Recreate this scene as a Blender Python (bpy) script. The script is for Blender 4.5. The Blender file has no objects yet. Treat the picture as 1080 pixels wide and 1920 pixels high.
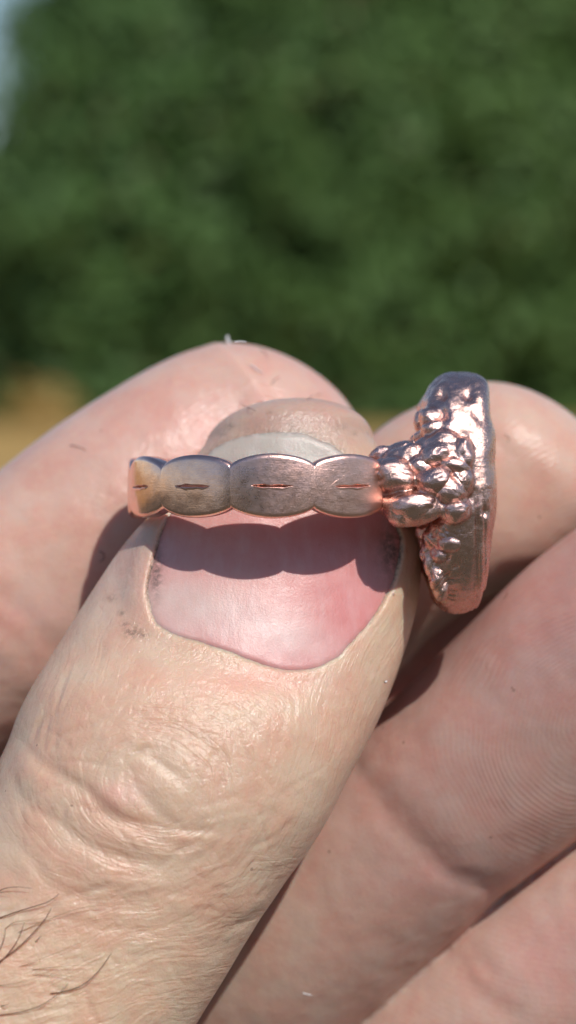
import bpy, bmesh, math, random
import numpy as np
from mathutils import Matrix, Vector
from mathutils.bvhtree import BVHTree

random.seed(7); rng = np.random.default_rng(7)
scene = bpy.context.scene
COL = scene.collection
R = math.radians

# ---------------------------------------------------------------- camera, sky, sun
PITCH = R(5.1)
EYE = 1.35
# hand frame: x right, y away from the camera, z up; millimetres, ring centre at depth 0
T = Matrix.Translation((0, 0, EYE)) @ Matrix.Rotation(-PITCH, 4, 'X')
FPX, DIST = 4125.0, 150.0

cam = bpy.data.cameras.new('camera'); cam_o = bpy.data.objects.new('camera', cam); COL.objects.link(cam_o)
cam.sensor_fit = 'VERTICAL'; cam.sensor_height = 24.0
cam.lens = 24.0 * FPX / 1920.0
cam.clip_start = 0.005; cam.clip_end = 3000
cam_o.matrix_world = T @ Matrix.Translation((0, -DIST / 1000, 0)) @ Matrix.Rotation(math.pi / 2, 4, 'X')
cam.dof.use_dof = True
cam.dof.focus_distance = (DIST - 8.0) / 1000
cam.dof.aperture_fstop = cam.lens / 3.0
scene.camera = cam_o

SUN_LOCAL = Vector((.33, -.64, .69)).normalized()
sun_dir = (T.to_3x3() @ SUN_LOCAL).normalized()
elev = math.asin(sun_dir.z); azim = math.atan2(sun_dir.x, sun_dir.y)
world = bpy.data.worlds.new("World"); scene.world = world; world.use_nodes = True
wn = world.node_tree.nodes
sky = wn.new('ShaderNodeTexSky'); sky.sky_type = 'NISHITA'; sky.sun_disc = False
sky.sun_elevation = elev; sky.sun_rotation = azim; sky.air_density = 1.0; sky.dust_density = 0.4
world.node_tree.links.new(sky.outputs[0], wn['Background'].inputs[0])
wn['Background'].inputs[1].default_value = 0.115
sl = bpy.data.lights.new('sun', 'SUN'); sl.energy = 3.75; sl.angle = R(0.75); sl.color = (1, .95, .88)
so = bpy.data.objects.new('sun', sl); COL.objects.link(so)
so.location = (1, -2, 4)
so.rotation_euler = (-sun_dir).to_track_quat('-Z', 'Y').to_euler()
scene.view_settings.view_transform = 'Standard'; scene.view_settings.look = 'None'
scene.view_settings.exposure = -0.05; scene.view_settings.gamma = 1
scene.render.engine = 'CYCLES'
scene.cycles.use_denoising = True
scene.cycles.max_bounces = 8
scene.cycles.sample_clamp_indirect = 6

# ---------------------------------------------------------------- helpers
def P(px, py, y):
    k = (DIST + y) / FPX
    return np.array([(px - 540) * k, y, -(py - 960) * k])
def proj(v):
    k = FPX / (DIST + v[:, 1])
    return 540 + v[:, 0] * k, 960 - v[:, 2] * k

def _hash(ix, iy, iz, seed):
    h = (ix * 374761393 + iy * 668265263 + iz * 2147483647 + seed * 1274126177) & 0xffffffff
    h = ((h ^ (h >> 13)) * 1274126177) & 0xffffffff
    h = ((h ^ (h >> 16)) * 2246822519) & 0xffffffff
    return ((h ^ (h >> 15)) & 0xffffff) / float(0xffffff)
def noise3(p, scale=1.0, seed=0):
    """value noise -1..1 on (n,3) points"""
    q = np.asarray(p, dtype=np.float64) * scale
    i = np.floor(q).astype(np.int64); f = q - i; f = f * f * f * (f * (f * 6 - 15) + 10)
    r = 0
    for dx in (0, 1):
        for dy in (0, 1):
            for dz in (0, 1):
                w = (f[:, 0] if dx else 1 - f[:, 0]) * (f[:, 1] if dy else 1 - f[:, 1]) * (f[:, 2] if dz else 1 - f[:, 2])
                r = r + w * _hash(i[:, 0] + dx, i[:, 1] + dy, i[:, 2] + dz, seed)
    return r * 2 - 1
def fbm(p, scale, seed=0, oct=3):
    r = 0; a = 1; t = 0
    for o in range(oct):
        r = r + a * noise3(p, scale * 2 ** o, seed + 17 * o); t += a; a *= .5
    return r / t
def sstep(a, b, x):
    t = np.clip((x - a) / (b - a), 0, 1); return t * t * (3 - 2 * t)

def mesh_from(name, v, f, mats=(), smooth=True, mm=True):
    m = bpy.data.meshes.new(name)
    v = np.asarray(v, dtype=np.float64)
    if mm: v = v * .001
    f = np.asarray(f, dtype=np.int32)
    k = f.shape[1]
    m.vertices.add(len(v)); m.vertices.foreach_set('co', v.astype(np.float32).ravel())
    m.loops.add(f.size); m.loops.foreach_set('vertex_index', f.ravel())
    m.polygons.add(len(f)); m.polygons.foreach_set('loop_start', np.arange(0, f.size, k, dtype=np.int32))
    m.polygons.foreach_set('loop_total', np.full(len(f), k, dtype=np.int32))
    m.polygons.foreach_set('use_smooth', np.full(len(f), smooth))
    m.update(calc_edges=True); m.validate()
    for a in mats: m.materials.append(a)
    return m
def link(name, mesh, parent=None, near=True):
    o = bpy.data.objects.new(name, mesh); COL.objects.link(o)
    if parent is not None: o.parent = parent
    elif near: o.matrix_world = T
    return o
def tag(o, label=None, cat=None, group=None, kind=None):
    for k, v in (('label', label), ('category', cat), ('group', group), ('kind', kind)):
        if v: o[k] = v
    return o
def set_attr(m, name, arr, typ):
    a = m.attributes.new(name, typ, 'POINT')
    arr = np.asarray(arr, dtype=np.float32)
    if typ == 'FLOAT': a.data.foreach_set('value', arr.ravel())
    elif typ == 'FLOAT_VECTOR': a.data.foreach_set('vector', arr.ravel())
    else: a.data.foreach_set('color', np.c_[arr, np.ones(len(arr))].astype(np.float32).ravel())
def grid_faces(nu, nv, closed_v=True):
    u = np.arange(nu - 1)[:, None]; v = np.arange(nv if closed_v else nv - 1)[None, :]
    a = u * nv + v; b = u * nv + (v + 1) % nv
    return np.stack([a, b, b + nv, a + nv], -1).reshape(-1, 4)

class NT:
    """small node-tree helper"""
    def __init__(s, name):
        s.m = bpy.data.materials.new(name); s.m.use_nodes = True
        s.t = s.m.node_tree; s.n = s.t.nodes; s.p = s.n['Principled BSDF']
    def new(s, typ, **kw):
        n = s.n.new(typ)
        for k, v in kw.items():
            if k.startswith('i_'): s.set(n, k[2:], v)
            else: setattr(n, k, v)
        return n
    def set(s, n, key, v):
        key = int(key) if key.isdigit() else key
        if isinstance(v, bpy.types.NodeSocket): s.t.links.new(v, n.inputs[key])
        else: n.inputs[key].default_value = v
    def math(s, op, a, b=0.0, c=0.0, clamp=False):
        n = s.n.new('ShaderNodeMath'); n.operation = op; n.use_clamp = clamp
        for i, v in enumerate((a, b, c)): s.set(n, str(i), v)
        return n.outputs[0]
    def attr(s, name):
        n = s.n.new('ShaderNodeAttribute'); n.attribute_name = name; return n
    def noise(s, vec, scale, detail=3, rough=.5, dist=0):
        n = s.n.new('ShaderNodeTexNoise'); s.set(n, 'Vector', vec)
        n.inputs['Scale'].default_value = scale; n.inputs['Detail'].default_value = detail
        n.inputs['Roughness'].default_value = rough; n.inputs['Distortion'].default_value = dist
        return n.outputs[0]
    def mapv(s, vec, sc):
        n = s.n.new('ShaderNodeMapping'); s.set(n, 'Vector', vec); n.inputs['Scale'].default_value = sc
        return n.outputs[0]
    def ramp(s, v, a, b, lo=0.0, hi=1.0):
        n = s.n.new('ShaderNodeMapRange'); s.set(n, 'Value', v)
        n.inputs['From Min'].default_value = a; n.inputs['From Max'].default_value = b
        n.inputs['To Min'].default_value = lo; n.inputs['To Max'].default_value = hi
        return n.outputs[0]
    def mix(s, f, a, b, mode='MIX'):
        n = s.n.new('ShaderNodeMix'); n.data_type = 'RGBA'; n.blend_type = mode
        s.set(n, '0', f)
        for k, v in (('6', a), ('7', b)):
            if isinstance(v, tuple) and len(v) == 3: v = (*v, 1)
            s.set(n, k, v)
        return n.outputs[2]
    def bump(s, h, dist, strength=1.0, normal=None):
        n = s.n.new('ShaderNodeBump'); s.set(n, 'Height', h)
        n.inputs['Distance'].default_value = dist; n.inputs['Strength'].default_value = strength
        if normal is not None: s.set(n, 'Normal', normal)
        return n.outputs[0]
    def out(s, **kw):
        for k, v in kw.items(): s.set(s.p, k.replace('_', ' '), v)
        return s.m

# ---------------------------------------------------------------- materials
def mat_skin():
    s = NT('skin'); obj = s.new('ShaderNodeTexCoord').outputs['Object']
    tone = s.attr('tone').outputs['Color']
    mm = s.mapv(obj, (1000, 1000, 1000))
    # colour: mottling of blood and pigment, faint pale crossing lines, grime
    n1 = s.noise(mm, .35, 4, .55); n2 = s.noise(mm, 1.7, 4, .6); n3 = s.noise(mm, 9, 2, .5)
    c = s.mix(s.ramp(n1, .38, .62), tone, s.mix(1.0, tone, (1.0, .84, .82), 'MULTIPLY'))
    c = s.mix(s.ramp(n2, .45, .75, 0, .55), c, s.mix(1.0, tone, (1.05, 1.04, .96), 'MULTIPLY'))
    c = s.mix(s.ramp(n3, .4, .8, 0, .35), c, s.mix(1.0, tone, (.9, .82, .8), 'MULTIPLY'))
    vo = s.new('ShaderNodeTexVoronoi', i_Vector=mm); vo.inputs['Scale'].default_value = .33
    speck = s.math('MULTIPLY', s.math('LESS_THAN', s.math('ADD', vo.outputs['Distance'], s.math('MULTIPLY', n3, .04)), .06), .55)
    c = s.mix(speck, c, (.22, .13, .10))
    grime = s.attr('grime').outputs['Fac']
    c = s.mix(s.math('MULTIPLY', grime, s.ramp(s.noise(mm, 3.5, 4, .7), .38, .6)), c, (.10, .075, .055))
    # wrinkles that follow the flow of the skin
    osep = s.new('ShaderNodeSeparateXYZ', i_Vector=obj)
    def flow(name, fa, fb, seed):
        v = s.attr(name).outputs['Vector']
        sep = s.new('ShaderNodeSeparateXYZ', i_Vector=v)
        vec = s.new('ShaderNodeCombineXYZ', i_X=s.math('MULTIPLY', sep.outputs[0], fa), i_Y=s.math('MULTIPLY', sep.outputs[1], fb),
                    i_Z=s.math('ADD', s.math('MULTIPLY', osep.outputs[2], 1000 * fb if name == 'flow_knuckle' else 0.0), seed)).outputs[0]
        n = s.noise(vec, 1.0, 2.5, .55, .35)
        r = s.math('ABSOLUTE', s.math('SUBTRACT', n, .5))
        r = s.math('MINIMUM', s.math('MULTIPLY', r, 7.0), 1.0)
        return s.math('MULTIPLY', s.math('SUBTRACT', r, 1.0), sep.outputs[2])
    h = s.math('ADD', flow('flow_side', 1.9, .17, 3.1), flow('flow_knuckle', 1.15, .28, 7.7))
    h = s.math('ADD', h, flow('flow_back', 1.25, .30, 11.3))
    h = s.math('ADD', h, s.math('MULTIPLY', flow('flow_back', 2.6, .9, 21.3), .3))
    cells = s.new('ShaderNodeTexVoronoi', i_Vector=s.mix(.12, mm, s.new('ShaderNodeTexNoise', i_Vector=mm).outputs[1]), feature='DISTANCE_TO_EDGE')
    cells.inputs['Scale'].default_value = 1.9
    ce = s.math('MINIMUM', s.math('MULTIPLY', cells.outputs['Distance'], 5.0), 1.0)
    c2 = s.new('ShaderNodeTexVoronoi', i_Vector=s.mix(.25, s.mapv(obj, (1000, 1000, 700)), s.new('ShaderNodeTexNoise', i_Vector=mm).outputs[1]), feature='DISTANCE_TO_EDGE')
    c2.inputs['Scale'].default_value = .95
    ce2 = s.math('MINIMUM', s.math('MULTIPLY', c2.outputs['Distance'], 8.0), 1.0)
    fine = s.attr('fine').outputs['Fac']
    h = s.math('ADD', h, s.math('MULTIPLY', s.math('MULTIPLY', ce2, .35), s.math('MULTIPLY', fine, fine)))
    h = s.math('ADD', h, s.math('MULTIPLY', s.math('MULTIPLY', ce, .22), fine))
    h = s.math('ADD', h, s.math('MULTIPLY', s.noise(mm, 4.5, 4, .65), s.math('ADD', s.math('MULTIPLY', fine, .7), .22)))
    # fingerprint ridges
    fp = s.new('ShaderNodeSeparateXYZ', i_Vector=s.attr('ridge').outputs['Vector'])
    wob = s.math('MULTIPLY', s.math('SUBTRACT', s.noise(mm, .35, 2), .5), 3.0)
    ph = s.math('ADD', s.math('MULTIPLY', fp.outputs[0], 2 * math.pi / .33), wob)
    ridge = s.math('MULTIPLY', s.math('SINE', ph), fp.outputs[2])
    h = s.math('ADD', h, s.math('MULTIPLY', ridge, .28))
    c = s.mix(s.math('MULTIPLY', s.math('MULTIPLY', s.ramp(s.math('SINE', ph), -.2, 1.0), fp.outputs[2]), .14), c, s.mix(1.0, c, (1.10, 1.16, 1.16), 'MULTIPLY'))
    h = s.math('ADD', h, s.math('MULTIPLY', s.noise(mm, 11, 2, .6), s.math('MULTIPLY', fine, .35)))
    nrm = s.bump(h, .000028, 1.0)
    rough = s.ramp(s.noise(mm, 1.1, 3), .3, .7, .42, .55)
    s.p.subsurface_method = 'RANDOM_WALK' if hasattr(s.p, 'subsurface_method') else s.p.subsurface_method
    return s.out(Base_Color=c, Roughness=rough, Normal=nrm, Subsurface_Weight=.7, Subsurface_Radius=(1.0, .36, .22), Subsurface_Scale=.0014, IOR=1.45, Coat_Weight=s.math('ADD', s.math('MULTIPLY', fine, 0.52), .08), Coat_Roughness=.20, Coat_IOR=1.6, Specular_IOR_Level=.15, Coat_Normal=s.bump(s.math('ADD', h, s.math('MULTIPLY', s.noise(mm, 2.6, 2, .6), 1.2)), .00005, 1.0))

def mat_nail():
    s = NT('thumbnail'); obj = s.new('ShaderNodeTexCoord').outputs['Object']
    mm = s.mapv(obj, (1000, 1000, 1000))
    tone = s.attr('tone').outputs['Color']
    n = s.noise(mm, .5, 4, .6)
    c = s.mix(s.ramp(n, .38, .66, 0, .8), tone, s.mix(1.0, tone, (.93, .84, .84), 'MULTIPLY'))
    st0 = s.noise(s.mapv(obj, (1100, 1100, 110)), 1.0, 3, .6)
    rim = s.attr('rim').outputs['Fac']
    g = s.math('MULTIPLY', rim, s.ramp(s.noise(mm, 2.2, 4, .75), .36, .58))
    c = s.mix(s.ramp(st0, .45, .75, 0, .15), c, (.80, .70, .70))
    c = s.mix(g, c, (.13, .10, .085))
    st = s.noise(s.mapv(obj, (1900, 1900, 130)), 1.0, 3, .6)
    h = s.math('ADD', s.math('MULTIPLY', st, .45), s.math('MULTIPLY', s.noise(mm, 7, 4, .7), .4))
    h = s.math('ADD', h, s.math('MULTIPLY', s.noise(mm, .45, 1), 2.0))
    return s.out(Base_Color=c, Roughness=s.ramp(s.noise(mm, 3, 3), .3, .7, .27, .42), Normal=s.bump(h, .00005, 1.0),
                 Subsurface_Weight=.55, Subsurface_Radius=(1.0, .35, .25), Subsurface_Scale=.0007, Specular_IOR_Level=.25, Coat_Weight=.42, Coat_Roughness=.25, Coat_Normal=s.bump(h, .00007, 1.0))

def mat_copper(name, rough=(.16, .30), bumpd=.00003, brushed=True, pit=0.5, unit=1000):
    s = NT(name); warm = name != 'brushed_copper'; obj = s.new('ShaderNodeTexCoord').outputs['Object']
    mm = s.mapv(obj, (unit, unit, unit))
    n = s.noise(mm, 1.2, 4, .6)
    c = s.mix(s.ramp(n, .35, .7), (.95, .60, .50), (.87, .52, .43)) if not warm else s.mix(s.ramp(n, .35, .7), (.84, .54, .46), (.72, .44, .37))
    c = s.mix(s.ramp(s.noise(mm, .5, 3, .6), .5, .75, 0, .6), c, (.78, .54, .54))
    h = s.math('MULTIPLY', s.noise(mm, 9, 4, .65), pit)
    if brushed:
        a = s.noise(s.mapv(obj, (1500, 1500, 14000)), 1.0, 2, .6)
        rot = s.new('ShaderNodeMapping', i_Vector=obj); rot.inputs['Rotation'].default_value = (0, .7, 0)
        b = s.noise(s.mapv(rot.outputs[0], (420, 420, 9000)), 1.0, 2, .7)
        h = s.math('ADD', h, s.math('ADD', s.math('MULTIPLY', a, .28), s.math('MULTIPLY', s.ramp(b, .66, .74), .16)))
    h = s.math('ADD', h, s.math('MULTIPLY', s.noise(mm, .9, 2), 1.6))
    r = s.ramp(s.noise(mm, 2.5, 4, .7), .3, .7, *rough)
    if name == 'brushed_copper':   # worn matt towards the right, still polished at the left end
        sx = s.new('ShaderNodeSeparateXYZ', i_Vector=mm).outputs[0]
        k = s.ramp(sx, -6.0, -1.0); k.node.clamp = True
        r = s.math('ADD', r, s.math('MULTIPLY', k, .15)); h = s.math('MULTIPLY', h, s.math('ADD', s.math('MULTIPLY', k, .7), .25))
    return s.out(Base_Color=c, Metallic=1.0, Roughness=r, Normal=s.bump(h, bumpd, 1.0))

def mat_simple(name, col, rough=.6, var=.25, scale=8.0, **kw):
    s = NT(name); obj = s.new('ShaderNodeTexCoord').outputs['Object']
    n = s.noise(obj, scale, 4, .6)
    c = s.mix(s.ramp(n, .3, .7), tuple(x * (1 - var) for x in col), tuple(min(1, x * (1 + var)) for x in col))
    return s.out(Base_Color=c, Roughness=rough, **kw)

SKIN = mat_skin(); NAIL = mat_nail()
COPPER = mat_copper('brushed_copper', (.12, .25)); PLATE = mat_copper('plate_copper', (.18, .33), .00005, True, .8); NUG = mat_copper('cast_copper', (.15, .30), .00005, False, .8)

# ---------------------------------------------------------------- hand
def catmull(Pn, n):
    Pn = np.asarray(Pn, float)
    X = np.vstack([2 * Pn[0] - Pn[1], Pn, 2 * Pn[-1] - Pn[-2]])
    m = len(Pn) - 1; t = np.linspace(0, m, n); i = np.minimum(t.astype(int), m - 1); f = (t - i)[:, None]
    a, b, c, d = X[i], X[i + 1], X[i + 2], X[i + 3]
    return .5 * (2 * b + (c - a) * f + (2 * a - 5 * b + 4 * c - d) * f ** 2 + (3 * b - a - 3 * c + d) * f ** 3)

def tube(stations, tip, n=220, ncap=46, nv=120, e=2.15):
    """stations: Lx,Ly,Rx,Ry (outline), centre depth, half thickness; tip: x,y,depth"""
    rows = []
    for st in stations:
        lx, ly, rx, ry, yc, b = st[:6]; tl, tr = st[6:8] if len(st) > 6 else (0, 0)
        rows.append(np.r_[P(lx, ly, yc + tl), P(rx, ry, yc + tr), b])
    S = catmull(rows, n)
    L, Rr, b = S[:, :3], S[:, 3:6], S[:, 6]
    C = (L + Rr) / 2; A = (Rr - L) / 2
    tp = P(*tip); a0, b0, c0 = A[-1], b[-1], C[-1]
    ph = np.linspace(0, math.pi / 2, ncap + 1)[1:-1]
    Cc = c0 + (tp - c0) * np.sin(ph)[:, None]
    C2 = np.vstack([C, Cc]); A2 = np.vstack([A, a0 * np.cos(ph)[:, None]]); b2 = np.r_[b, b0 * np.cos(ph)]
    tan = np.gradient(C, axis=0); tan = np.vstack([tan, np.repeat((tp - c0)[None], len(ph), 0)])
    tan /= np.linalg.norm(tan, axis=1)[:, None]
    Ah = A2 / np.linalg.norm(A2, axis=1)[:, None]
    Dp = np.cross(tan, Ah); Dp /= np.linalg.norm(Dp, axis=1)[:, None]
    Dp *= np.sign(Dp[:, 1])[:, None]
    th = np.linspace(0, 2 * math.pi, nv, endpoint=False)
    cx = np.sign(np.cos(th)) * np.abs(np.cos(th)) ** (2 / e); sy = np.sign(np.sin(th)) * np.abs(np.sin(th)) ** (2 / e)
    V = C2[:, None] + A2[:, None] * cx[None, :, None] + Dp[:, None] * (b2[:, None] * sy[None])[..., None]
    nr = len(C2); V = V.reshape(-1, 3)
    F = grid_faces(nr, nv)
    V = np.vstack([V, C2[0], tp]); i0, i1 = len(V) - 2, len(V) - 1
    k = np.arange(nv); kn = (k + 1) % nv
    tri = np.vstack([np.c_[kn, k, np.full(nv, i0)], np.c_[(nr - 1) * nv + k, (nr - 1) * nv + kn, np.full(nv, i1)]])
    return V, F, tri, (C2, np.linalg.norm(A2, axis=1), b2)

THUMB = [(-900,2500, 0,3000, -6,13), (-560,2050, 180,2480, -6,11), (-330,1800, 300,2060, -5.2,9.6), (-130,1625, 440,1800, -4.4,9.0),
         (-45,1510, 517,1680, -3.9,9.0), (8,1410, 598,1565, -3.2,9.2), (38,1335, 656,1455, -2.4,8.9), (80,1258, 710,1350, -1.2,7.8,-.3,.1),
         (128,1180, 752,1240, .1,7.0,-1.1,.1), (178,1100, 780,1140, 1.2,6.3,-1.9,.1), (232,1022, 786,1050, 2.1,6.1,-2.2,.1), (288,962, 770,965, 2.7,5.9,-2.0,.1),
         (338,898, 738,895, 3.1,5.7,-1.4,.1), (383,840, 700,838, 3.5,5.4,-.8,.1)]
INDEX = [(-1500,2000, -1100,2600, 25,9), (-700,1480, -420,1900, 20,8.5), (-340,1150, -120,1560, 16,8.4), (-130,990, 80,1380, 13.2,8.3),
         (0,882, 215,1275, 13.2,8.4), (110,797, 335,1190, 14,8.4), (220,726, 440,1090, 15.3,8.2), (318,674, 530,1000, 16.5,7.8), (400,645, 600,925, 17,7.4)]
MIDDLE = [(-1150,2300, -800,2900, 27,9), (-300,1700, 50,2150, 22,8.6), (250,1260, 480,1530, 19,7.4), (450,1080, 690,1320, 18,7.5),
          (560,960, 808,1192, 17,7.7), (650,862, 925,1112, 16.5,8), (730,790, 1040,1068, 16.2,8), (830,740, 1120,1010, 16,7.6)]
RINGF = [(-700,2700, -350,3200, 28,9), (-100,2080, 160,2480, 19.5,8.6), (200,1770, 440,2160, 15.8,8.3), (400,1600, 640,1955, 11.4,8.2),
         (560,1470, 805,1800, 9.6,8.15), (640,1400, 890,1725, 8.8,8.05), (690,1352, 945,1672, 8.2,8.05), (745,1305, 1010,1622, 7.5,8.15), (880,1172, 1180,1490, 6.4,8.3),
         (985,1068, 1290,1370, 5.6,8.3), (1090,985, 1360,1250, 5.2,8.1)]
LITTLE = [(-350,3050, -50,3450, 30,8.5), (150,2340, 400,2700, 20,8), (450,2060, 680,2400, 15.5,7.6), (680,1870, 900,2200, 11.5,7.4),
          (880,1710, 1090,2040, 9.3,7.3), (1040,1590, 1250,1910, 7.9,7.3), (1180,1500, 1380,1780, 7,7.2), (1300,1430, 1480,1640, 6.6,6.4)]
WEB = [(100,1600, 350,1950, 30,7), (420,1260, 640,1580, 26,7), (700,1000, 950,1290, 25,7), (850,880, 1100,1150, 25,7)]
PALM = [(-2200,3300, -1300,4300, 36,16), (-1750,2800, -650,3900, 34,17), (-1450,2250, -150,3500, 32,14), (-1250,2100, 50,3150, 30,10)]
parts = []
for st, tip in ((THUMB, (553,765,4.2)), (INDEX, (655,760,17)), (MIDDLE, (1085,790,16)), (RINGF, (1370,960,4)), (LITTLE, (1480,1420,6)), (PALM, (-450,2450,25)), (WEB, (1080,930,25))):
    parts.append(tube(st, tip, n=260 if st is THUMB else 200))
VV, QQ, TT, off = [], [], [], 0
for V, F, tri, _ in parts:
    VV.append(V); QQ.append(F + off); TT.append(tri + off); off += len(V)
faces = [tuple(f) for q in QQ for f in q.tolist()] + [tuple(f) for q in TT for f in q.tolist()]
tmp = bpy.data.meshes.new('tmp'); tmp.from_pydata(np.vstack(VV).tolist(), [], faces)
bm = bmesh.new(); bm.from_mesh(tmp); bmesh.ops.recalc_face_normals(bm, faces=bm.faces); bm.to_mesh(tmp); bm.free()
to = bpy.data.objects.new('tmp', tmp); COL.objects.link(to)
md = to.modifiers.new('r', 'REMESH'); md.mode = 'VOXEL'; md.voxel_size = .19; md.adaptivity = 0
bpy.context.view_layer.update()
ev = to.evaluated_get(bpy.context.evaluated_depsgraph_get())
hm = bpy.data.meshes.new_from_object(ev)
bpy.data.objects.remove(to); bpy.data.meshes.remove(tmp)
thumbV, thumbQ, thumbT, _ = parts[0]
thumb_bvh = BVHTree.FromPolygons(thumbV.tolist(), thumbQ.tolist() + thumbT.tolist())

nv = len(hm.vertices); co = np.empty(nv * 3, np.float32); hm.vertices.foreach_get('co', co); co = co.reshape(-1, 3).astype(np.float64)
ed = np.empty(len(hm.edges) * 2, np.int32); hm.edges.foreach_get('vertices', ed); ed = ed.reshape(-1, 2)
deg = np.bincount(ed.ravel(), minlength=nv).astype(float)
def smooth(a, it, w=.5):
    a = a.copy(); two = a.ndim == 1
    if two: a = a[:, None]
    for _ in range(it):
        s = np.stack([np.bincount(ed[:, 0], a[ed[:, 1], k], nv) + np.bincount(ed[:, 1], a[ed[:, 0], k], nv) for k in range(a.shape[1])], 1)
        a = a * (1 - w) + w * s / deg[:, None]
    return a[:, 0] if two else a
co = smooth(co, 6)
hm.vertices.foreach_set('co', co.astype(np.float32).ravel()); hm.update()
nr = np.empty(nv * 3, np.float32); hm.vertices.foreach_get('normal', nr); nr = nr.reshape(-1, 3).astype(float)
px, py = proj(co)
# which digit each vertex belongs to: smallest distance relative to the local radius
best = np.full(nv, 1e9); who = np.zeros(nv, int)
for k, (_, _, _, (C, a, b)) in enumerate(parts):
    idx = np.linspace(0, len(C) - 1, 60).astype(int); Cs = C[idx]; rs = (a[idx] + b[idx]) / 2
    d2 = (co ** 2).sum(1)[:, None] - 2 * co @ Cs.T + (Cs ** 2).sum(1)[None]
    d = (np.sqrt(np.maximum(d2, 0)) / np.maximum(rs, 2.5)[None]).min(1)
    m = d < best; best[m] = d[m]; who[m] = k
isT = (who == 0)
front = np.clip(-nr[:, 1] * 1.6, 0, 1)
thumbf = smooth(isT.astype(float), 3)

def line_dist(pts):
    pts = catmull(np.array(pts, float), len(pts) * 6)
    d = np.full(nv, 1e9); t = np.zeros(nv)
    lo = pts.min(0) - 90; hi = pts.max(0) + 90
    sel = np.where((px > lo[0]) & (px < hi[0]) & (py > lo[1]) & (py < hi[1]))[0]
    X = np.c_[px[sel], py[sel]]; dd = np.full(len(sel), 1e9); tt = np.zeros(len(sel))
    for i in range(len(pts) - 1):
        a, b = pts[i], pts[i + 1]; ab = b - a; u = np.clip(((X - a) @ ab) / (ab @ ab + 1e-9), 0, 1)
        q = np.hypot(*(X - a - u[:, None] * ab).T); m = q < dd; dd[m] = q[m]; tt[m] = (i + u[m]) / (len(pts) - 1)
    d[sel] = dd; t[sel] = tt
    return d, t
pxy = np.c_[px, py, np.zeros(nv)]
wob = fbm(pxy, .02, 5) * 5
disp = np.zeros(nv)         # along normal, mm, outward positive
def crease(pts, depth, w, lip=.15, mask=None, taper=True):
    global disp
    d, t = line_dist(pts); d = np.abs(d + wob * .9)
    ta = np.sin(np.pi * np.clip(t, .02, .98)) ** .5 if taper else 1
    big_ = w > 7; w = w * (1.2 if big_ else .9); v = depth * (.37 if big_ else .55) * (-np.exp(-(d / w) ** 2) + lip * np.exp(-((d - 2.2 * w) / (1.6 * w)) ** 2)) * ta
    disp = disp + v * (isT if mask is None else mask)
for pts, dp, w in [
    ([(30,1385),(58,1410),(85,1437),(115,1452),(165,1485),(210,1528),(250,1542),(300,1550),(360,1558)], .34, 9),
    ([(35,1490),(60,1515),(105,1540),(150,1575),(200,1600),(260,1615),(350,1622)], .30, 10),
    ([(215,1390),(280,1415),(325,1450),(355,1482)], .20, 9),
    ([(235,1420),(255,1470),(285,1510),(320,1540),(380,1555),(440,1545)], .24, 9),
    ([(372,1480),(352,1520),(335,1548)], .20, 8),
    ([(-20,1560),(50,1600),(100,1665),(165,1690),(240,1690),(320,1675),(400,1650)], .20, 11),
    ([(215,1370),(280,1355),(350,1370),(400,1405),(415,1450),(412,1500)], .14, 9),
    ([(92,1345),(84,1385),(84,1428)], .12, 6), ([(110,1350),(104,1390),(103,1430)], .10, 6), ([(100,1455),(112,1500),(122,1530)], .09, 6),
    ([(60,1372),(90,1345),(118,1330)], .10, 6),
    ([(20,1430),(30,1470),(60,1500)], .14, 8),
    ([(30,1640),(130,1720),(240,1740),(360,1715),(450,1670)], .12, 9),
    ([(150,1330),(210,1350),(260,1340),(330,1320)], .08, 8),
    ([(440,1380),(470,1440),(475,1510),(440,1580),(380,1620)], .10, 9),
    ([(470,1350),(505,1420),(515,1500),(480,1575),(440,1625),(360,1660)], .10, 9),
    ([(590,1300),(570,1390),(545,1470),(500,1560),(440,1640)], .09, 8),
    ([(545,1290),(530,1360),(515,1420)], .07, 7), ([(640,1220),(610,1300),(590,1380),(570,1450)], .06, 6),
    ([(160,1250),(130,1310),(105,1350)], .07, 6), ([(190,1240),(150,1300)], .06, 6)]:
    crease(pts, dp, w)
cr = np.random.default_rng(11)
for k in range(110):   # fine crossing skin lines over the joint and the back of the thumb
    cx_, cy_ = (cr.uniform(30, 560), cr.uniform(1290, 1680)) if k < 70 else (cr.uniform(0, 440), cr.uniform(1640, 1900))
    ang = math.atan2(cy_ - 1470, cx_ - 280) + math.pi / 2 + cr.normal(0, .45) if k < 70 else cr.normal(-.35, .35)
    if cr.random() < .3: ang += cr.uniform(.6, 1.2)
    L_ = cr.uniform(18, 60); c_, s_ = math.cos(ang), math.sin(ang); bd = cr.uniform(-8, 8)
    crease([(cx_ - c_ * L_, cy_ - s_ * L_), (cx_ - s_ * bd, cy_ + c_ * bd), (cx_ + c_ * L_, cy_ + s_ * L_)], cr.uniform(.05, .13), cr.uniform(4.0, 6.5), .3)
def puff(cx, cy, rx, ry, ang, amp, mask):
    global disp
    c, s = math.cos(R(ang)), math.sin(R(ang)); X = px - cx; Y = py - cy
    disp = disp + amp * np.exp(-(((X * c + Y * s) / rx) ** 2 + ((-X * s + Y * c) / ry) ** 2)) * mask
puff(300, 1468, 60, 34, 35, .17, isT); puff(220, 1497, 50, 25, 35, .20, isT); puff(240, 1575, 70, 22, 20, .20, isT)
puff(110, 1495, 45, 25, 40, .15, isT); puff(200, 1640, 110, 26, 14, .14, isT); puff(60, 1450, 30, 30, 0, .14, isT); puff(350, 1420, 60, 50, 0, .10, isT)
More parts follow.
